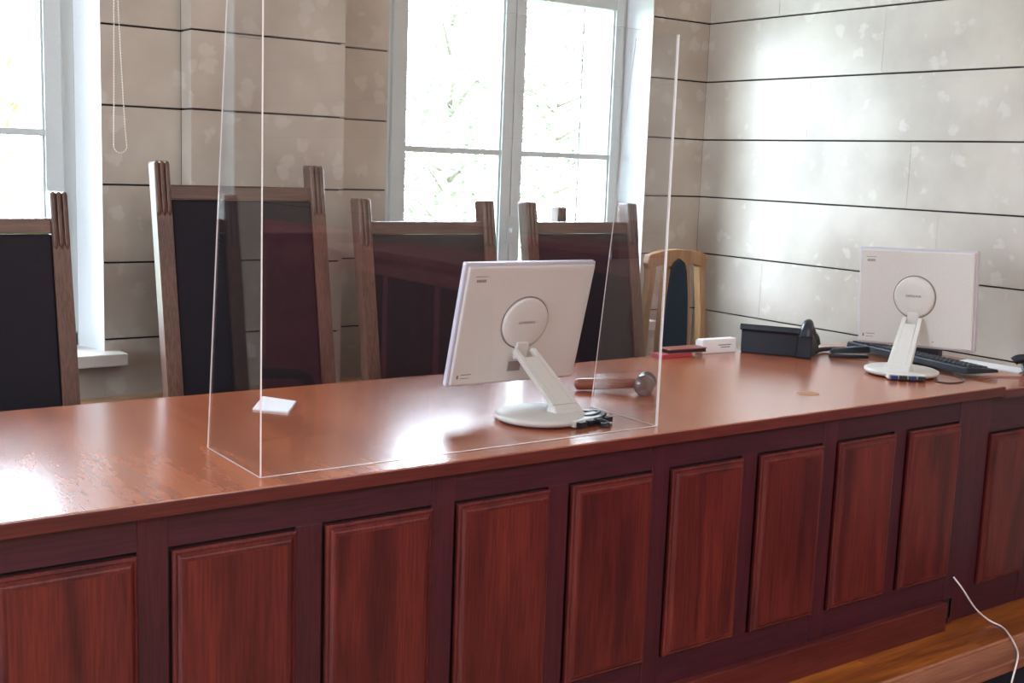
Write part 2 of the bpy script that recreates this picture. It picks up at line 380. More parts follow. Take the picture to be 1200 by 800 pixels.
tag(box('trim_4', M['risershade'], None, XL, XR, YE+.03, 1.975, -.17, -.035), kind='structure')
tag(box('trim_5', M['risershade'], None, XL, XR, 1.62, YE+.03, -.30, -.17), kind='structure')
tag(box('trim_6', M['lowfloor'], None, XL, XR, 1.55, 1.80, -.17, -.14, .004), kind='structure')
tag(box('floor_lower', M['lowfloor'], None, XL, XR, YB, 1.62, -.42, -.32), kind='structure')

# ---- outside
tag(box('ground', M['grass'], None, -40, 60, W+WT+.4, 70, -3.2, -3.0), kind='structure')
def tree(x, y, h, seed, lab, n, spread, lm, z0=-3.0):
    R = random.Random(seed)
    t = thing('tree', lab, 'tree', (x, y, z0), 0, None)
    tr = MB(); tr.tube([(0, 0, 0), (.05, .02, h*.4), (-.05, .05, h*.75), (.03, 0, h)], [.16, .12, .08, .02], 10)
    tips = []
    for k in range(26):
        a = R.uniform(0, 2*PI); zz = h*R.uniform(.35, .98); l = spread*R.uniform(.5, 1)*(1.15-zz/h*.5)
        p0 = Vector((0, 0, zz)); p2 = p0+Vector((math.cos(a)*l, math.sin(a)*l, R.uniform(-.2, .5)*l)); p1 = (p0+p2)/2+Vector((0, 0, .15*l))
        tr.tube([p0, p1, p2], [.03, .02, .006], 5)
        for q in range(6):
            s_ = R.uniform(.3, 1); pp = p0.lerp(p2, s_); d = Vector((R.gauss(0, 1), R.gauss(0, 1), R.gauss(0, .6))).normalized()*R.uniform(.3, .7)
            tr.tube([pp, pp+d], [.008, .003], 4); tips.append(pp+d); tips.append(pp+d*.6)
    tr.build('trunk', M['bark'], t)
    lf = MB()
    for k in range(n):
        c = R.choice(tips)+Vector((R.gauss(0, .16), R.gauss(0, .16), R.gauss(0, .14)))
        u = Vector((R.gauss(0, 1), R.gauss(0, 1), R.gauss(0, 1))).normalized(); v_ = u.orthogonal().normalized(); s_ = R.uniform(.03, .06)
        lf.add([c-u*s_, c+v_*s_*.5, c+u*s_, c-v_*s_*.5], [(0, 1, 2, 3)])
    tag(lf.build('foliage', M[lm], t), kind='stuff')
tree(1.6, 11.0, 5.2, 1, 'leafy green tree seen through the left window', 2600, 1.6, 'leaf2')
tree(6.3, 10.0, 6.4, 2, 'sparse tree seen through the left panes of the middle window', 1300, 1.7, 'leaf')
tree(9.3, 12.2, 6.9, 3, 'sparse tree seen through the right panes of the middle window', 1500, 1.9, 'leaf')

# ---- fill lamps added at the ceiling to brighten the room (out of view)
for i, (lx, ly) in enumerate(((.4, -3.2), (2.6, -2.6), (.4, .2), (2.6, .2))):
    t = thing('fill_lamp', 'added round white fill lamp under the ceiling '+('at the back of the courtroom, left of the pair', 'at the back of the courtroom, right of the pair', 'before the bench, left of the pair', 'before the bench, right of the pair')[i], 'lamp', (lx, ly, CEIL), 0, 'added fill lamps')
    MB().lathe([(.30, -.05), (.30, 0)], 32).build('fill_lamp_rim', M['frame'], t)
    MB().lathe([(.02, -.12), (.15, -.11), (.26, -.075), (.285, -.05)], 32).build('fill_lamp_shade', M['lamp'], t)
    l = bpy.data.lights.new('fill_light', 'AREA'); l.shape = 'DISK'; l.size = .6; l.energy = FILL_REAR if ly < 0 else FILL_FRONT; l.color = (1, .96, .95)
    o = bpy.data.objects.new('fill_light', l); C.objects.link(o); o.location = (0, 0, -.13); o.parent = t

# ================================================================= JUDGES' BENCH
def raised_panel(parent, x0, x1, z0, z1, y):
    mb = MB(); w_, h_ = x1-x0, z1-z0
    prof = [(0, 0), (0, -.009), (.003, -.012), (.006, -.0125), (.008, -.011), (.014, -.0185), (.017, -.0195), (.024, -.0195)]
    vs = []; fs = []
    for d, p in prof: vs += [(d, p, d), (w_-d, p, d), (w_-d, p, h_-d), (d, p, h_-d)]
    for i in range(len(prof)-1):
        for k in range(4): fs.append((i*4+k, i*4+(k+1) % 4, (i+1)*4+(k+1) % 4, (i+1)*4+k))
    mo = MB().add(vs, fs).build('moulding', M['panel'])
    d = .0235
    po = MB().hexa([(d, 0, d), (w_-d, 0, d), (w_-d, -.020, d), (d, -.020, d), (d, 0, h_-d), (w_-d, 0, h_-d), (w_-d, -.020, h_-d), (d, -.020, h_-d)]).build('panel', M['panel'], parent, (x0, y, z0))
    mo.parent = po
    return po
D0 = .419-.326*4
bench = thing('judges_bench', 'long polished red-brown wooden judges bench with raised front panels', 'desk', (1.2, 2.6, 0))
ox, oy = 1.2, 2.6
def bb(name, mat, x0, x1, y0, y1, z0, z1, bevel=0): return box(name, M[mat], bench, x0-ox, x1-ox, y0-oy, y1-oy, z0, z1, bevel)
bb('desktop', 'top', D0-.1, 3.484, 2.118, 3.05, .762, .79, .003)
bb('front_edge', 'edge', D0-.1, 3.484, 2.114, 2.1185, .760, .7885, .0015)
YFc = 2.142
bb('carcass', 'joint', D0-.05, 3.355, YFc+.012, 2.98, .02, .76)  # coloured dark to paint the shadow gap round the panels
bb('plinth', 'edge', D0-.05, 3.283, 2.118, 2.16, 0, .095, .003)
starts = [D0+.326*k for k in range(13)]
PW = .258
for k, s in enumerate(starts):
    raised_panel(bench, s-ox, s+PW-ox, .18, .684, YFc-oy)
    # rails above and below each panel, stile to its right
    wide = (k % 2 == 0)
x = D0-.05
for k, s in enumerate(starts):
    nxt = s+.326
    m_ = 'front'
    if k % 2 == 0:   # stile on the right of each even panel runs full height
        bb('stile', m_, s+PW+.002, nxt-.006, YFc-.0015, YFc+.012, .095, .76, .001)
    else:
        bb('stile', m_, s+PW+.002, nxt-.006, YFc, YFc+.012, .1775, .6895, .001)
bb('stile', 'front', D0-.05, D0+.002, YFc-.0015, YFc+.012, .095, .76, .001)
k = -1
while k < len(starts):
    a = starts[max(k, 0)]-.0065; e_ = starts[min(k+1, len(starts)-1)]+PW+.0025
    bb('rail', 'rail', a, e_, YFc, YFc+.012, .689, .76, .001); bb('rail', 'rail', a, e_, YFc, YFc+.012, .095, .178, .001); k += 2
bb('back_apron', 'front', D0-.05, 3.36, 2.985, 3.0, .5, .76)
bb('side_panel', 'front', 3.345, 3.362, YFc+.012, 2.98, .0, .76)
tag(MB().lathe([(.036, -.004), (.036, .0004), (.030, .0008), (.004, .0008)], 28).build('cable_cap', M['grommet'], bench, (2.763-ox, 2.319-oy, .79)), 'tan round cap set in the desktop')
# second bench against the right wall
b2 = thing('side_bench', 'red-brown panelled bench joining the long bench at the right wall', 'desk', (3.68, 2.6, 0))
def b2b(name, mat, x0, x1, y0, y1, z0, z1, bevel=0): return box(name, M[mat], b2, x0-3.68, x1-3.68, y0-2.6, y1-2.6, z0, z1, bevel)
b2b('desktop', 'top', 3.488, 3.952, 2.120, 3.05, .752, .779, .002)
b2b('front_edge', 'edge', 3.488, 3.952, 2.116, 2.1205, .750, .777, .001)
b2b('carcass', 'joint', 3.37, 3.95, 2.175, 2.98, .0, .75)
raised_panel(b2, 3.492-3.68, 3.75-3.68, .11, .622, 2.162-2.6)
b2b('stile', 'front', 3.366, 3.487, 2.1605, 2.175, 0, .75, .001); b2b('stile', 'front', 3.752, 3.95, 2.1605, 2.175, 0, .75, .001)
b2b('rail', 'rail', 3.487, 3.752, 2.162, 2.175, .627, .75, .001); b2b('rail', 'rail', 3.487, 3.752, 2.162, 2.175, 0, .108, .001)

# ================================================================= CHAIRS
def post(mb, x0, x1, zt, r=0):
    """upright rising from z=.42, leaning back, three reeds carved at its top"""
    y0, lean = 0, .17
    def yy(z): return max(0, z-.45)*lean
    d = .05
    mb.hexa([(x0, 0, .0), (x1, 0, .0), (x1, d, .0), (x0, d, .0), (x0, yy(.45), .45), (x1, yy(.45), .45), (x1, d+yy(.45), .45), (x0, d+yy(.45), .45)])
    z1 = zt-.010
    mb.hexa([(x0, yy(.45), .45), (x1, yy(.45), .45), (x1, d+yy(.45), .45), (x0, d+yy(.45), .45), (x0, yy(z1), z1), (x1, yy(z1), z1), (x1, d+yy(z1), z1), (x0, d+yy(z1), z1)])
    n = 3; wr = (x1-x0)/n
    for i in range(n):
        cx = x0+wr*(i+.5)
        for yo in (0, d):
            pts = [(cx, yy(z)+yo, z) for z in (zt-.17, zt-.155, zt-.08, zt-.012, zt-.003, zt)]
            mb.tube(pts, [.001, wr*.46, wr*.5, wr*.5, wr*.36, .001], 10)
        mb.tube([(cx, yy(zt), zt-.009), (cx, yy(zt)+d, zt-.009)], wr*.5, 10)
def judge_chair(name, label, x0, x1, y, zt, zr, group):
    t = thing(name, label, 'chair', ((x0+x1)/2, y, 0), 0, group); h = (x1-x0)/2; pw = .05; yy = lambda z: max(0, z-.45)*.17
    for a in (-h, h-pw):
        mb = MB(); post(mb, a, a+pw, zt); mb.build('back_post', M['oak'], t, bevel=.003)
    def slat(nm, z0, z1, mat, th=.03, yo=.01, xi=pw-.003, bev=.004):
        MB().hexa([(-h+xi, yy(z0)+yo, z0), (h-xi, yy(z0)+yo, z0), (h-xi, yy(z0)+yo+th, z0), (-h+xi, yy(z0)+yo+th, z0),
                   (-h+xi, yy(z1)+yo, z1), (h-xi, yy(z1)+yo, z1), (h-xi, yy(z1)+yo+th, z1), (-h+xi, yy(z1)+yo+th, z1)]).build(nm, mat, t, bevel=bev)
    slat('top_rail', zr-.045, zr, M['oakx']); slat('bottom_rail', .50, .55, M['oakx'])
    slat('backrest', .55, zr-.046, M['leather'], .028, .006, pw-.002, .008)
    # seat, arms, legs towards the bench
    box('seat', M['leather'], t, -h+.03, h-.03, -.42, .0, .43, .50, .02)
    box('seat_frame', M['oakx'], t, -h+.01, h-.01, -.43, .02, .37, .43, .005)
    for a in (-h, h-pw):
        box('leg', M['oak'], t, a, a+pw, -.43, -.38, 0, .62, .004)
        MB().box(a-.005, a+pw+.005, -.44, .04, .62, .65).build('armrest', M['oakx'], t, bevel=.008)
    return t
G = 'high-backed judges chairs behind the bench'
judge_chair('judge_chair', 'high-backed dark leather chair at the far left, before the left window', .392, .960, 3.50, 1.312, 1.232, G)
judge_chair('judge_chair', 'tallest high-backed dark leather chair, behind the left part of the clear screen', 1.226, 1.806, 3.50, 1.412, 1.338, G)
judge_chair('judge_chair', 'dark leather chair behind the white monitor inside the screen, left of the window mullion', 1.930, 2.500, 3.50, 1.305, 1.226, G)
judge_chair('judge_chair', 'dark leather chair behind the right part of the screen, near the gavel', 2.648, 3.205, 3.50, 1.303, 1.226, G)
# small chair standing behind the fourth one
t = thing('spare_chair', 'small wooden chair pushed under the window behind the fourth leather chair', 'chair', (3.17, 3.86, 0))
for a in (-.20, .155):
    mb = MB(); d = .04; zt = 1.275
    mb.box(a, a+.045, 0, d, 0, zt-.01)
    for i in range(3):
        cx = a+.0075+.015*i; mb.tube([(cx, 0, zt-.14), (cx, 0, zt-.13), (cx, 0, zt-.006), (cx, 0, zt)], [.001, .0075, .0075, .002], 8)
        mb.tube([(cx, 0, zt-.008), (cx, d, zt-.008)], .0075, 8)
    mb.build('back_post', M['oak'], t, bevel=.002)
box('top_rail', M['oakx'], t, -.157, .157, .008, .032, 1.10, 1.16, .003)
box('backrest', M['leather'], t, -.156, .156, .006, .034, .60, 1.10, .004)
box('seat', M['leather'], t, -.20, .20, -.21, .04, .42, .46, .01)
for a in (-.20, .155): box('leg', M['oak'], t, a, a+.045, -.21, -.17, 0, .42, .003)

# bentwood style chair near the corner
t = thing('wooden_chair', 'light wooden chair with a narrow dark upholstered splat, in the corner', 'chair', (3.418, 3.60, 0))
def ribbon(pts, w_, d, name, mat, bev=.004):
    mb = MB(); 
    for i in range(len(pts)-1):
        (x0, z0, w0), (x1, z1, w1) = pts[i], pts[i+1]
        mb.hexa([(x0-w0, 0, z0), (x0+w0, 0, z0), (x0+w0, d, z0), (x0-w0, d, z0), (x1-w1, 0, z1), (x1+w1, 0, z1), (x1+w1, d, z1), (x1-w1, d, z1)])
    return mb.build(name, mat, t, bevel=0)
for s_ in (-1, 1):
    ribbon([(s_*.165, 0, .018), (s_*.172, .45, .018), (s_*.168, .70, .016), (s_*.160, .85, .015), (s_*.142, .98, .014), (s_*.140, 1.04, .018)], 0, .035, 'back_post', M['pale'])
    ribbon([(s_*.058, .48, .012), (s_*.078, .62, .011), (s_*.077, .75, .011), (s_*.062, .95, .012), (s_*.050, 1.045, .014)], 0, .028, 'splat_frame', M['pale'])
poly = [(-.155, 1.03), (-.12, 1.045), (-.09, 1.052), (-.06, 1.046), (-.045, 1.03), (.045, 1.03), (.06, 1.046), (.09, 1.052), (.12, 1.045), (.155, 1.03), (.170, 1.06), (.160, 1.095), (.08, 1.112), (0, 1.116), (-.08, 1.112), (-.160, 1.095), (-.170, 1.06)]
MB().prism(poly, -.036, 0, mat=Matrix.Rotation(PI/2, 4, 'X')).build('top_rail', M['pale'], t, bevel=.004)
padp = [(-.060, .50), (.060, .50), (.068, .62), (.068, .75), (.058, .92), (.045, 1.02), (.030, 1.062), (0, 1.08), (-.030, 1.062), (-.045, 1.02), (-.058, .92), (-.068, .75), (-.068, .62)]
MB().prism(padp, -.03, .012, mat=Matrix.Rotation(PI/2, 4, 'X')).build('splat_cushion', M['navy'], t, bevel=.008)
box('seat', M['navy'], t, -.20, .20, -.42, .03, .42, .47, .02); box('seat_frame', M['pale'], t, -.21, .21, -.43, .035, .36, .42, .01)
for s_ in (-1, 1): MB().tube([(s_*.18, -.40, 0), (s_*.18, -.39, .36)], [.016, .022], 10).build('leg', M['pale'], t)

# ================================================================= ACRYLIC SCREEN
t = thing('protective_screen', 'clear acrylic three-sided protective screen standing on the bench', 'screen', (1.486, 2.18, .7912))
TK, TS = .006, .003; SL, SR, ST = .9425-1.486, 2.030-1.486, .978
def sheet(name, quad, axis):
    """quad: 4 corners (a,z) in the sheet plane; axis 'X' sheet spans x, 'Y' spans y at given x"""
    mb = MB()
    if axis == 'X':
        pts = [(a, y, z) for y in (0, TK) for a, z in quad]
    else:
        x0 = axis; pts = [(x, a, z) for x in (x0, x0+TS) for a, z in quad]
    o = bpy.data.objects.new(name, None)
    me = bpy.data.meshes.new(name)
    fs = [(3, 2, 1, 0), (4, 5, 6, 7), (0, 1, 5, 4), (1, 2, 6, 5), (2, 3, 7, 6), (3, 0, 4, 7)]
    me.from_pydata(pts, [], fs); me.materials.append(M['acrylic']); me.materials.append(M['acredge'])
    me.polygons.foreach_set('material_index', [0, 0, 1, 1, 1, 1])
    bm = bmesh.new(); bm.from_mesh(me); bmesh.ops.recalc_face_normals(bm, faces=bm.faces); bm.to_mesh(me); bm.free()
    o = bpy.data.objects.new(name, me); C.objects.link(o); o.parent = t; return o
sheet('front_sheet', [(SL+.0035, 0), (SR, 0), (SR, ST), (SL+.0035, ST)], 'X')
sheet('side_sheet', [(0, 0), (.29, 0), (.178, ST), (0, ST)], SL)
sheet('side_sheet', [(TK+.0005, 0), (.27, 0), (.160, ST), (TK+.0005, ST)], SR-TS)

# ================================================================= MONITORS
FONT = bpy.data.curves
def text_mesh(s_, size, name, mat, parent, mw):
    cu = bpy.data.curves.new('lettering', 'FONT'); cu.body = s_; cu.size = size; cu.extrude = .0002; cu.align_x = 'CENTER'; cu.align_y = 'CENTER'; cu.space_character = 1.15
    to = bpy.data.objects.new('tmp', cu); C.objects.link(to); bpy.context.view_layer.update()
    me = bpy.data.meshes.new_from_object(to.evaluated_get(bpy.context.evaluated_depsgraph_get())); bpy.data.objects.remove(to)
    me.materials.clear(); me.materials.append(mat)
    o = bpy.data.objects.new(name, me); C.objects.link(o); o.parent = parent; o.matrix_local = mw; return o
def monitor(label, base, cen, yw, tl, rl, armb, w_=.41, h_=.34, bay=0, bayrot=0, hubs=1.0):
    bx, by, bz = base
    t = thing('monitor', label, 'monitor', base)
    # panel local frame: x right, z up, y = away from viewer's side (screen side +y)
    mp = Matrix.Translation(Vector(cen)-Vector(base)) @ Matrix.Rotation(yw, 4, 'Z') @ Matrix.Rotation(tl, 4, 'X') @ Matrix.Rotation(-rl, 4, 'Y')
    def put(mb, name, mat, parent, bevel=0, seg=2):
        o = mb.build(name, mat, parent, bevel=bevel, seg=seg); return o
    tm = lambda: mp
    b_ = MB(); b_.box(-w_/2, w_/2, -.002, .016, -h_/2, h_/2, 0, mp); housing = put(b_, 'bezel', M['mon2'], t, .004)
    b_ = MB(); i_ = .007
    b_.hexa([(-w_/2+i_, -.003, -h_/2+i_), (w_/2-i_, -.003, -h_/2+i_), (w_/2-i_, -.001, -h_/2+i_), (-w_/2+i_, -.001, -h_/2+i_), (-w_/2+i_, -.003, h_/2-i_), (w_/2-i_, -.003, h_/2-i_), (w_/2-i_, -.001, h_/2-i_), (-w_/2+i_, -.001, h_/2-i_)], 0, mp)
    bk = MB(); bk.box(-w_/2+i_, w_/2-i_, -.012, .0, -h_/2+i_, h_/2-i_, 0, mp); back = put(bk, 'back_cover', M['mon'], t, .004)
    scn = MB(); scn.box(-w_/2+.015, w_/2-.015, .0155, .0168, -h_/2+.015, h_/2-.015, 0, mp); put(scn, 'display', M['black'], t)
    # hub: disc proud of the back, ringed by a dark groove; axis -y
    rot = Matrix.Rotation(PI/2, 4, 'X')
    hz = .006; R_ = .072*hubs
    ring = MB(); ring.lathe([(R_+.0025, .0115), (R_+.0025, .0128), (R_-.001, .0128), (R_-.001, .0115)], 48, 0, mp @ Matrix.Translation((0, 0, hz)) @ rot); put(ring, 'hub_ring', M['dgrey'], back)
    hb = MB(); hb.lathe([(R_-.002, .011), (R_-.002, .017), (R_-.008, .020), (R_*.55, .022), (.002, .0225)], 48, 0, mp @ Matrix.Translation((0, 0, hz)) @ rot); hub = put(hb, 'hub', M['mon'], t)
    text_mesh('SAMSUNG', .0105, 'lettering', M['print'], hub, mp @ Matrix.Translation((0, -.0228, hz+.004)) @ rot)
    # printed marks and sticker
    mk = MB()
    for k in range(7): mk.box(-w_/2+.034+k*.0042, -w_/2+.0365+k*.0042, -.0124, -.0118, h_/2-.048, h_/2-.040, 0, mp)
    mk.box(-w_/2+.030, -w_/2+.066, -.0124, -.0118, h_/2-.033, h_/2-.0315, 0, mp)
    mk.box(-w_/2+.034, -w_/2+.066, -.0124, -.0118, -h_/2+.036, -h_/2+.038, 0, mp)
    mk.box(-w_/2+.034, -w_/2+.060, -.0124, -.0118, -h_/2+.026, -h_/2+.0275, 0, mp)
    mk.box(-w_/2+.022, -w_/2+.027, -.0124, -.0118, -h_/2+.026, -h_/2+.036, 0, mp)
    mk.box(.065, .069, -.0124, -.0118, -h_/2+.024, -h_/2+.028, 0, mp)
    tag(put(mk, 'printed_mark', M['print'], back), kind='stuff')
    stk = MB(); stk.box(-.028, .012, -.0126, -.0118, -h_/2+.038, -h_/2+.066, 0, mp); tag(put(stk, 'rating_sticker', M['dgrey'], back), 'grey rating sticker')
    # hinge tongue and arm
    A = mp @ Vector((0, -.018, -.058)); A2 = Vector(armb)-Vector(base)
    hz_ = MB(); hz_.box(-.019, .019, -.026, -.012, -.095, -.045, 0, mp); put(hz_, 'hinge', M['mon'], t, .003)
    side = (mp.to_3x3() @ Vector((1, 0, 0))).normalized(); out = (mp.to_3x3() @ Vector((0, -1, 0))).normalized()
    hw0, hw1, th = .034, .040, .014
    d = (A-A2).normalized(); nn = side.cross(d).normalized()
    if nn.dot(out) < 0: nn = -nn
    ar = MB()
    # arm top splits in a notch around the hinge
    T = A+d*-.012+nn*.004
    for s0, s1 in ((-1, -.60), (.60, 1)):
        ar.hexa([A2+side*hw1*s0-nn*th*0, A2+side*hw1*s1, A2+side*hw1*s1-nn*th, A2+side*hw1*s0-nn*th,
                 T+side*hw0*s0+nn*0, T+side*hw0*s1, T+side*hw0*s1-nn*th, T+side*hw0*s0-nn*th][0:8])
    T2 = T-d*.028
    f_ = .60
    ar.hexa([A2-side*hw1*f_, A2+side*hw1*f_, A2+side*hw1*f_-nn*th, A2-side*hw1*f_-nn*th, T2-side*hw0*f_*.98, T2+side*hw0*f_*.98, T2+side*hw0*f_*.98-nn*th, T2-side*hw0*f_*.98-nn*th])
    bm_o = ar.build('arm', M['mon'], t, bevel=.0012)
    # base: round foot plate, raised collar, rear connector bay
    bs = MB(); bs.lathe([(.116, .006), (.121, .012), (.121, .018), (.112, .022), (.01, .024)], 56); bs.build('foot_plate', M['mon'], t)
    bs = MB(); bs.lathe([(.104, 0), (.108, .010)], 40); bs.build('foot_pad', M['black2'], t)
    col = MB(); cc = Vector(armb)-Vector(base); 
    sd = Vector((side.x, side.y, 0)).normalized(); fw = Vector((out.x, out.y, 0)).normalized(); up = Vector((0, 0, 1))
    c0 = Vector((cc.x, cc.y, 0))
    col.hexa([c0-sd*.050-fw*.02+up*.02, c0+sd*.050-fw*.02+up*.02, c0+sd*.046+fw*.026+up*.018, c0-sd*.046+fw*.026+up*.018,
              c0-sd*.042-fw*.02+up*.042, c0+sd*.042-fw*.02+up*.042, c0+sd*.041+fw*.006+up*.040, c0-sd*.041+fw*.006+up*.040])
    o = col.build('collar', M['mon'], t, bevel=.004)
    return t
m1 = monitor('white flat monitor seen from behind, inside the clear screen', (1.80, 2.375, .79), (1.811, 2.489, 1.028), math.radians(-1.4), math.radians(14.4), 0, (1.862, 2.352, .832))
m2 = monitor('white flat monitor seen from behind, by the right wall', (3.345, 2.415, .79), (3.461, 2.465, 1.038), math.radians(-75.1), math.radians(3.3), math.radians(1.9), (3.300, 2.395, .830), bay=1)
def bay(t, c, rz, mats, wd=.14):
    M_ = Matrix.Translation(c) @ Matrix.Rotation(rz, 4, 'Z')
    b_ = MB(); b_.box(-wd/2, wd/2, -.028, .028, .004, .020, 0, M_); b_.build('connector_bay', M['mon'], t, bevel=.002)
    b_ = MB()
    for k in range(4): b_.box(-wd/2+.006+k*wd/4, -wd/2+wd/4+k*wd/4-.002, -.042, -.026, .004, .018, k % 2, M_)
    b_.build('plug', mats, t, bevel=.002)
bay(m1, (.075, -.085, 0), math.radians(12), [M['black'], M['black2']])
bay(m2, (-.075, -.070, 0), math.radians(-40), [M['blue'], M['black']], .12)

def smooth_path(pts, n=8):
    P = [Vector(p) for p in pts]; out = []
    for i in range(len(P)-1):
        p0 = P[max(i-1, 0)]; p1 = P[i]; p2 = P[i+1]; p3 = P[min(i+2, len(P)-1)]
        for k in range(n):
            t_ = k/n; out.append(.5*((2*p1)+(-p0+p2)*t_+(2*p0-5*p1+4*p2-p3)*t_*t_+(-p0+3*p1-3*p2+p3)*t_**3))
    out.append(P[-1]); return out
# cable bundle of the first monitor
zt = .79
cb = MB()
for k, (dy, dz) in enumerate(((0, .010), (.012, .016), (-.010, .012))):
    cb.tube(smooth_path([(1.86, 2.292+dy, zt+dz), (1.90, 2.275+dy, zt+dz+.003), (1.945, 2.30+dy, zt+.012+dz*.5), (1.955, 2.345+dy, zt+.012), (1.94, 2.38, zt+.008), (1.92, 2.375, zt+.006)]), .0055, 8)
cb.tube(smooth_path([(1.87, 2.285, zt+.012), (1.905, 2.245, zt+.010), (1.90, 2.225, zt+.006), (1.885, 2.235, zt+.006)]), .008, 8)
tag(cb.build('cable_bundle', M['black'], None), 'black cables looped behind the foot of the screened monitor', 'cable')

# ================================================================= SMALL THINGS ON THE BENCH
# gavel
g0 = Vector((2.137, 2.655, zt+.001)); g1 = Vector((2.292, 2.525, zt))
d = (g1-g0); ang = math.atan2(d.y, d.x); Lh = d.length
t = thing('gavel', 'wooden gavel lying on the bench beside the white monitor', 'gavel', g0, ang)
ry = Matrix.Translation((0, 0, .018)) @ Matrix.Rotation(math.radians(-4), 4, 'Y') @ Matrix.Rotation(PI/2, 4, 'Y')
MB().lathe([(.004, -.004), (.014, 0), (.0175, .008), (.0175, .045), (.0175, .07), (.0165, .10), (.015, .14), (.014, .17), (.014, Lh)], 24, 0, ry).build('handle', M['walnut'], t)
rx = Matrix.Translation((Lh, 0, .0305)) @ Matrix.Rotation(math.radians(-8), 4, 'Z') @ Matrix.Rotation(PI/2, 4, 'X')
hd = [(.002, -.050), (.022, -.048), (.0295, -.042), (.0295, -.028), (.026, -.025), (.028, -.019), (.025, -.015), (.025, .015), (.028, .019), (.026, .025), (.0295, .028), (.0295, .042), (.022, .048), (.002, .050)]
MB().lathe(hd, 32, 0, rx).build('head', M['darkwood'], t)

# folded paper slip
pp = [(1.190, 2.800), (1.256, 2.727), (1.333, 2.845), (1.272, 2.925)]
mb = MB(); h_ = [.003, .004, .002, .006]
mb.add([(x, y, zt+.0005) for x, y in pp]+[(x, y, zt+.0012+h) for (x, y), h in zip(pp, h_)], [(3, 2, 1, 0), (4, 5, 6, 7), (0, 1, 5, 4), (1, 2, 6, 5), (2, 3, 7, 6), (3, 0, 4, 7)])
tag(mb.build('paper_slip', M['paper']), 'small white folded paper lying on the bench by the screen', 'paper')

# desk telephone, seen from the back
pA = Vector((3.160, 2.985, zt)); pB = Vector((3.300, 2.765, zt)); dx = (pB-pA).normalized(); Lp = (pB-pA).length
ang = math.atan2(dx.y, dx.x)
t = thing('telephone', 'black desk telephone standing near the back edge of the bench', 'telephone', pA, ang)
# local x along its back (left end to right end), local y away from the viewer
def wedge(x0, x1, prof): return MB().prism([(a, b) for a, b in prof], x0, x1, mat=Matrix(((0, 0, 1, 0), (1, 0, 0, 0), (0, 1, 0, 0), (0, 0, 0, 1))))
wedge(.004, Lp-.05, [(.012, 0), (.20, 0), (.20, .025), (.03, .098), (.004, .100), (.0, .090), (.008, .080)]).build('telephone_body', M['black2'], t, bevel=.004)
wedge(.0, Lp-.045, [(-.006, .090), (.0, .084), (.03, .094), (.03, .104), (.0, .108)]).build('back_lip', M['black'], t, bevel=.003)
wedge(Lp-.052, Lp, [(.0, 0), (.20, 0), (.20, .022), (.03, .088), (.0, .084)]).build('handset_cradle', M['black2'], t, bevel=.004)
hs = MB(); pts = smooth_path([(Lp-.022, -.006, .080), (Lp-.022, .0, .108), (Lp-.022, .035, .124), (Lp-.022, .09, .104), (Lp-.022, .15, .070), (Lp-.022, .195, .052), (Lp-.022, .205, .03)], 4)
hs.tube(pts, [.015+.012*abs(2*i/(len(pts)-1)-1)**1.5 for i in range(len(pts))], 14); tag(hs.build('handset', M['black'], t), 'black handset resting at the right end')
bt = MB()
for r in range(4):
    for c in range(5): bt.box(.02+c*.03, .042+c*.03, .05+r*.032, .07+r*.032, .030+(.20-.05-r*.032)*.43*.95, .034+(.20-.05-r*.032)*.43)
bt.build('keypad', M['black'], t)
# handset cord on the desk between telephone and monitor
cd = []
for i in range(140):
    s_ = i/139; a = i*1.1; c = Vector((3.40+.17*s_, 2.83+.03*math.sin(s_*3), zt+.011)); cd.append(c+Vector((.2*math.cos(a)*.03, .007*math.cos(a), .007*math.sin(a))))
tag(MB().tube(cd, .0028, 5).build('coiled_cord', M['black']), 'black coiled telephone cord lying between telephone and right monitor', 'cord')
# blue plastic pouch / dark stapler beside it
t = thing('stapler', 'dark stapler lying left of the right monitor', 'stapler', (3.47, 2.735, zt), math.radians(-38))
box('base_plate', M['black'], t, -.07, .07, -.018, .018, 0, .012, .004)
MB().hexa([(-.068, -.015, .014), (.075, -.015, .022), (.075, .015, .022), (-.068, .015, .014), (-.062, -.012, .030), (.072, -.012, .046), (.072, .012, .046), (-.062, .012, .030)]).build('stapler_arm', M['black2'], t, bevel=.004)
tag(box('pen_box', M['skyblue'], None, -.035, .035, -.02, .02, 0, .022, .006, (3.575, 2.80, zt)), 'light blue plastic box behind the dark stapler', 'box')

# white document box and books at the back edge
t = thing('binder', 'white box binder on the back edge of the bench, left of the telephone', 'binder', (3.055, 3.02, zt), math.radians(-4))
box('binder_cover', M['paper'], t, -.055, .105, -.015, .24-.22+.0, 0, .052, .003)
mk = MB(); mk.box(.02, .08, -.0158, -.0148, .028, .031); mk.box(.03, .075, -.0158, -.0148, .020, .023); mk.build('label_lines', M['print'], t)
box('paper_stack', M['paper'], t, -.05, .10, .022, .03, .002, .046)
tag(box('book', M['redbook'], None, -.065, .075, -.03, .03, 0, .014, .002, (2.85, 3.015, zt)), 'thin red covered booklet under a dark folder at the back edge', 'book')
fo = thing('folder', 'brown-red leather folder lying on the red booklet', 'folder', (2.91, 3.012, zt+.0145), math.radians(-4))
box('cover', M['redleather'], fo, -.09, .08, -.03, .035, .012, .016, .001); box('pages', M['black2'], fo, -.088, .078, -.028, .033, .002, .012); box('back_cover', M['redleather'], fo, -.09, .08, -.03, .035, 0, .002)

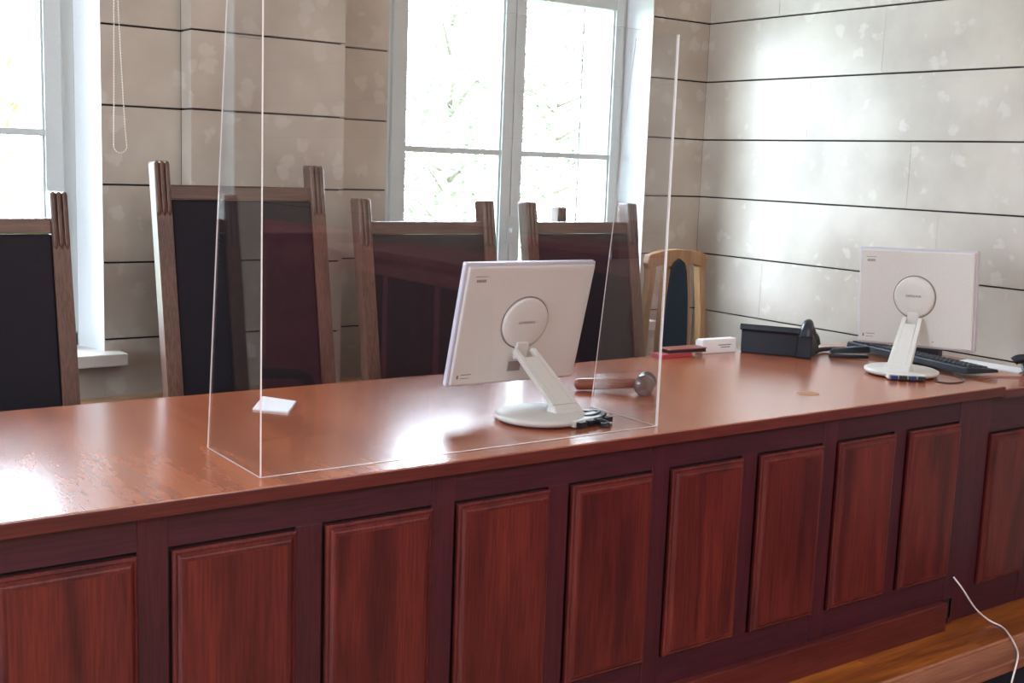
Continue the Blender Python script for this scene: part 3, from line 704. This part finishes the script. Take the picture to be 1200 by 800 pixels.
# keyboard, running towards the right wall
ka = Vector((3.66, 2.90, zt)); kb = Vector((3.545, 2.300, zt)); d = kb-ka; ang = math.atan2(d.y, d.x); Lk = d.length
t = thing('keyboard', 'long black keyboard lying behind the foot of the right monitor', 'keyboard', ka, ang)
MB().hexa([(0, 0, .004), (Lk, 0, .004), (Lk, .15, .004), (0, .15, .004), (.004, .002, .026), (Lk-.004, .002, .026), (Lk-.004, .148, .014), (.004, .148, .014)]).build('keyboard_body', M['black2'], t, bevel=.003)
kk = MB()
for r in range(5):
    for c in range(int((Lk-.03)/.021)): 
        x = .014+c*.021; y = .016+r*.024; zz = .026-.012*(y/.15); kk.hexa([(x, y, zz-.004), (x+.018, y, zz-.004), (x+.018, y+.020, zz-.006), (x, y+.020, zz-.006), (x+.002, y+.002, zz+.006), (x+.016, y+.002, zz+.006), (x+.016, y+.017, zz+.004), (x+.002, y+.017, zz+.004)])
kk.build('keys', M['black'], t)
# dark device standing behind the monitor
tag(box('card_reader', M['black2'], None, -.09, .09, -.03, .03, 0, .034, .004, (3.85, 2.72, zt-.011)), 'black box lying between right monitor and wall', 'box')
for o in list(C.objects):
    if o.name.startswith('card_reader'): o.rotation_euler.z = math.radians(-70)
# white paper sheets near the wall
mb = MB(); mb.box(-.055, .055, -.13, .13, 0, .003)
o = tag(mb.build('paper_sheets', M['paper'], None, (3.885, 2.42, .779), rz=math.radians(4)), 'white sheets lying against the right wall behind the keyboard', 'paper')
# second black telephone at the right edge of the photo
t = thing('telephone', 'black device with a raised flat top at the right edge of the frame', 'telephone', (3.80, 2.215, .779), math.radians(-52))
MB().hexa([(-.02, -.02, 0), (.14, -.02, 0), (.14, .08, 0), (-.02, .08, 0), (-.035, -.03, .045), (.14, -.03, .030), (.14, .10, .030), (-.035, .10, .045)]).build('telephone_body', M['black'], t, bevel=.006)
MB().tube(smooth_path([(-.06, .02, .048), (-.045, .02, .058), (0, .02, .062), (.08, .02, .056), (.14, .02, .044)], 4), .016, 12).build('handset', M['black2'], t)
# mouse cable looping in front of the keyboard
tag(MB().tube(smooth_path([(3.36, 2.285, zt+.003), (3.335, 2.27, zt+.002), (3.34, 2.235, zt+.002), (3.40, 2.225, zt+.002), (3.455, 2.25, zt+.002), (3.50, 2.32, zt+.004)]), .0022, 6).build('cable', M['black']), 'thin black cable curving from the right monitor foot to the keyboard', 'cable')
tag(MB().tube(smooth_path([(3.60, 2.29, .782), (3.66, 2.285, .782), (3.75, 2.235, .782), (3.85, 2.19, .782), (3.94, 2.17, .782)]), .002, 6).build('cable', M['redleather']), 'thin brown cable running from the keyboard to the right edge', 'cable')

# white cord hanging from the bench front over the step
tag(MB().tube(smooth_path([(3.325, 2.134, .170), (3.345, 2.112, .135), (3.41, 2.10, .06), (3.47, 2.085, .012), (3.475, 2.04, .004), (3.425, 1.985, .010), (3.35, 1.91, .005), (3.275, 1.86, .004), (3.20, 1.83, -.06), (3.13, 1.79, -.135), (3.05, 1.70, -.138)]), .0028, 8).build('cord', M['cord']), 'thin white cord trailing from the bench front down over the step', 'cord')

# roller blind with bead chain
t = thing('roller_blind', 'roller blind of the left window, its bead chain hanging in front of the wall', 'blind', (1.20, 3.99, 2.60))
MB().tube([(-1.30, 0, 0), (.03, 0, 0)], .028, 16).build('blind_roller', M['frame'], t)
box('bracket', M['frame'], t, .025, .035, -.03, .059, -.035, .035, .002)
loop = []
cxm = .012
for i in range(60): loop.append((.002+.004*(i/59)**2-.012*(i/59)**3, -.03, -.02-(1.125)*(i/59)))
a0 = loop[-1]
for i in range(1, 16): th_ = PI*i/16; loop.append((a0[0]+.022-.022*math.cos(th_), -.03, a0[2]-.024*math.sin(th_)))
e0 = loop[-1]
for i in range(1, 60): s_ = i/59; loop.append((e0[0]-(e0[0]-.012)*min(1, s_*2.2)**.8, -.03, e0[2]+1.15*s_))
P = [Vector(p) for p in loop]; ch = MB(); acc = 0
# string + beads at 6.5 mm
ch.tube(P, .0008, 4)
step = .0085; dist = 0; nxt = 0
for i in range(len(P)-1):
    sg = (P[i+1]-P[i]).length
    while nxt <= dist+sg:
        q = P[i].lerp(P[i+1], (nxt-dist)/sg); ch.add([q+Vector(v)*.0030 for v in ((1, 0, 0), (0, 1, 0), (-1, 0, 0), (0, -1, 0), (0, 0, 1), (0, 0, -1))], [(0, 1, 4), (1, 2, 4), (2, 3, 4), (3, 0, 4), (1, 0, 5), (2, 1, 5), (3, 2, 5), (0, 3, 5)], 0, True); nxt += step
    dist += sg
tag(ch.build('bead_chain', M['chain'], t), 'pale bead chain loop')

# ================================================================= COURTROOM BEHIND THE CAMERA (seen in the acrylic)
def rear_bench(name, label, x0, x1, y0, y1, h, z0=-.32):
    t = thing(name, label, 'desk', ((x0+x1)/2, (y0+y1)/2, z0)); a, b_ = (x1-x0)/2, (y1-y0)/2; H = h-z0
    box('desktop', M['bench'], t, -a, a, -b_, b_, H-.035, H, .004)
    box('front_panel', M['bench'], t, -a+.03, -a+.06, -b_+.03, b_-.03, 0, H-.036)
    for s_ in (-1, 1): box('side_panel', M['bench'], t, -a+.06, a-.03, s_*(b_-.05)-.012, s_*(b_-.05)+.012, 0, H-.036)
    for k in range(3): box('panel', M['panel'], t, -a+.02, -a+.031, -b_+.08+k*(2*b_-.1)/3, -b_+.02+(k+1)*(2*b_-.1)/3, .15, H-.12, .003)
rear_bench('counsel_desk', 'red-brown desk across the courtroom, only mirrored in the clear screen', 2.80, 3.30, -1.2, .35, 1.0)
rear_bench('witness_bench', 'taller red-brown bench along the right wall, only mirrored in the clear screen', 3.50, 3.93, -.62, 1.1, 1.075)
rear_bench('clerk_desk', 'red-brown desk at the back of the courtroom, only mirrored in the clear screen', 2.9, 3.6, -4.6, -2.3, .98)

# dark armchair beside the counsel desk
t = thing('armchair', 'dark high-backed armchair across the courtroom, only mirrored in the clear screen', 'chair', (2.15, -.95, -.32), math.radians(75))
box('seat', M['leather'], t, -.26, .26, -.26, .26, .42, .52, .03)
box('backrest', M['leather'], t, -.27, .27, .22, .32, .50, 1.28, .04)
for s_ in (-1, 1):
    MB().tube(smooth_path([(s_*.29, .24, .78), (s_*.30, 0, .76), (s_*.30, -.2, .72), (s_*.29, -.25, .60), (s_*.28, -.24, .42)], 5), .028, 10).build('armrest', M['oak'], t)
    for y_ in (-.22, .26): box('leg', M['oak'], t, s_*.23-.025, s_*.23+.025, y_-.025, y_+.025, 0, .43, .004)
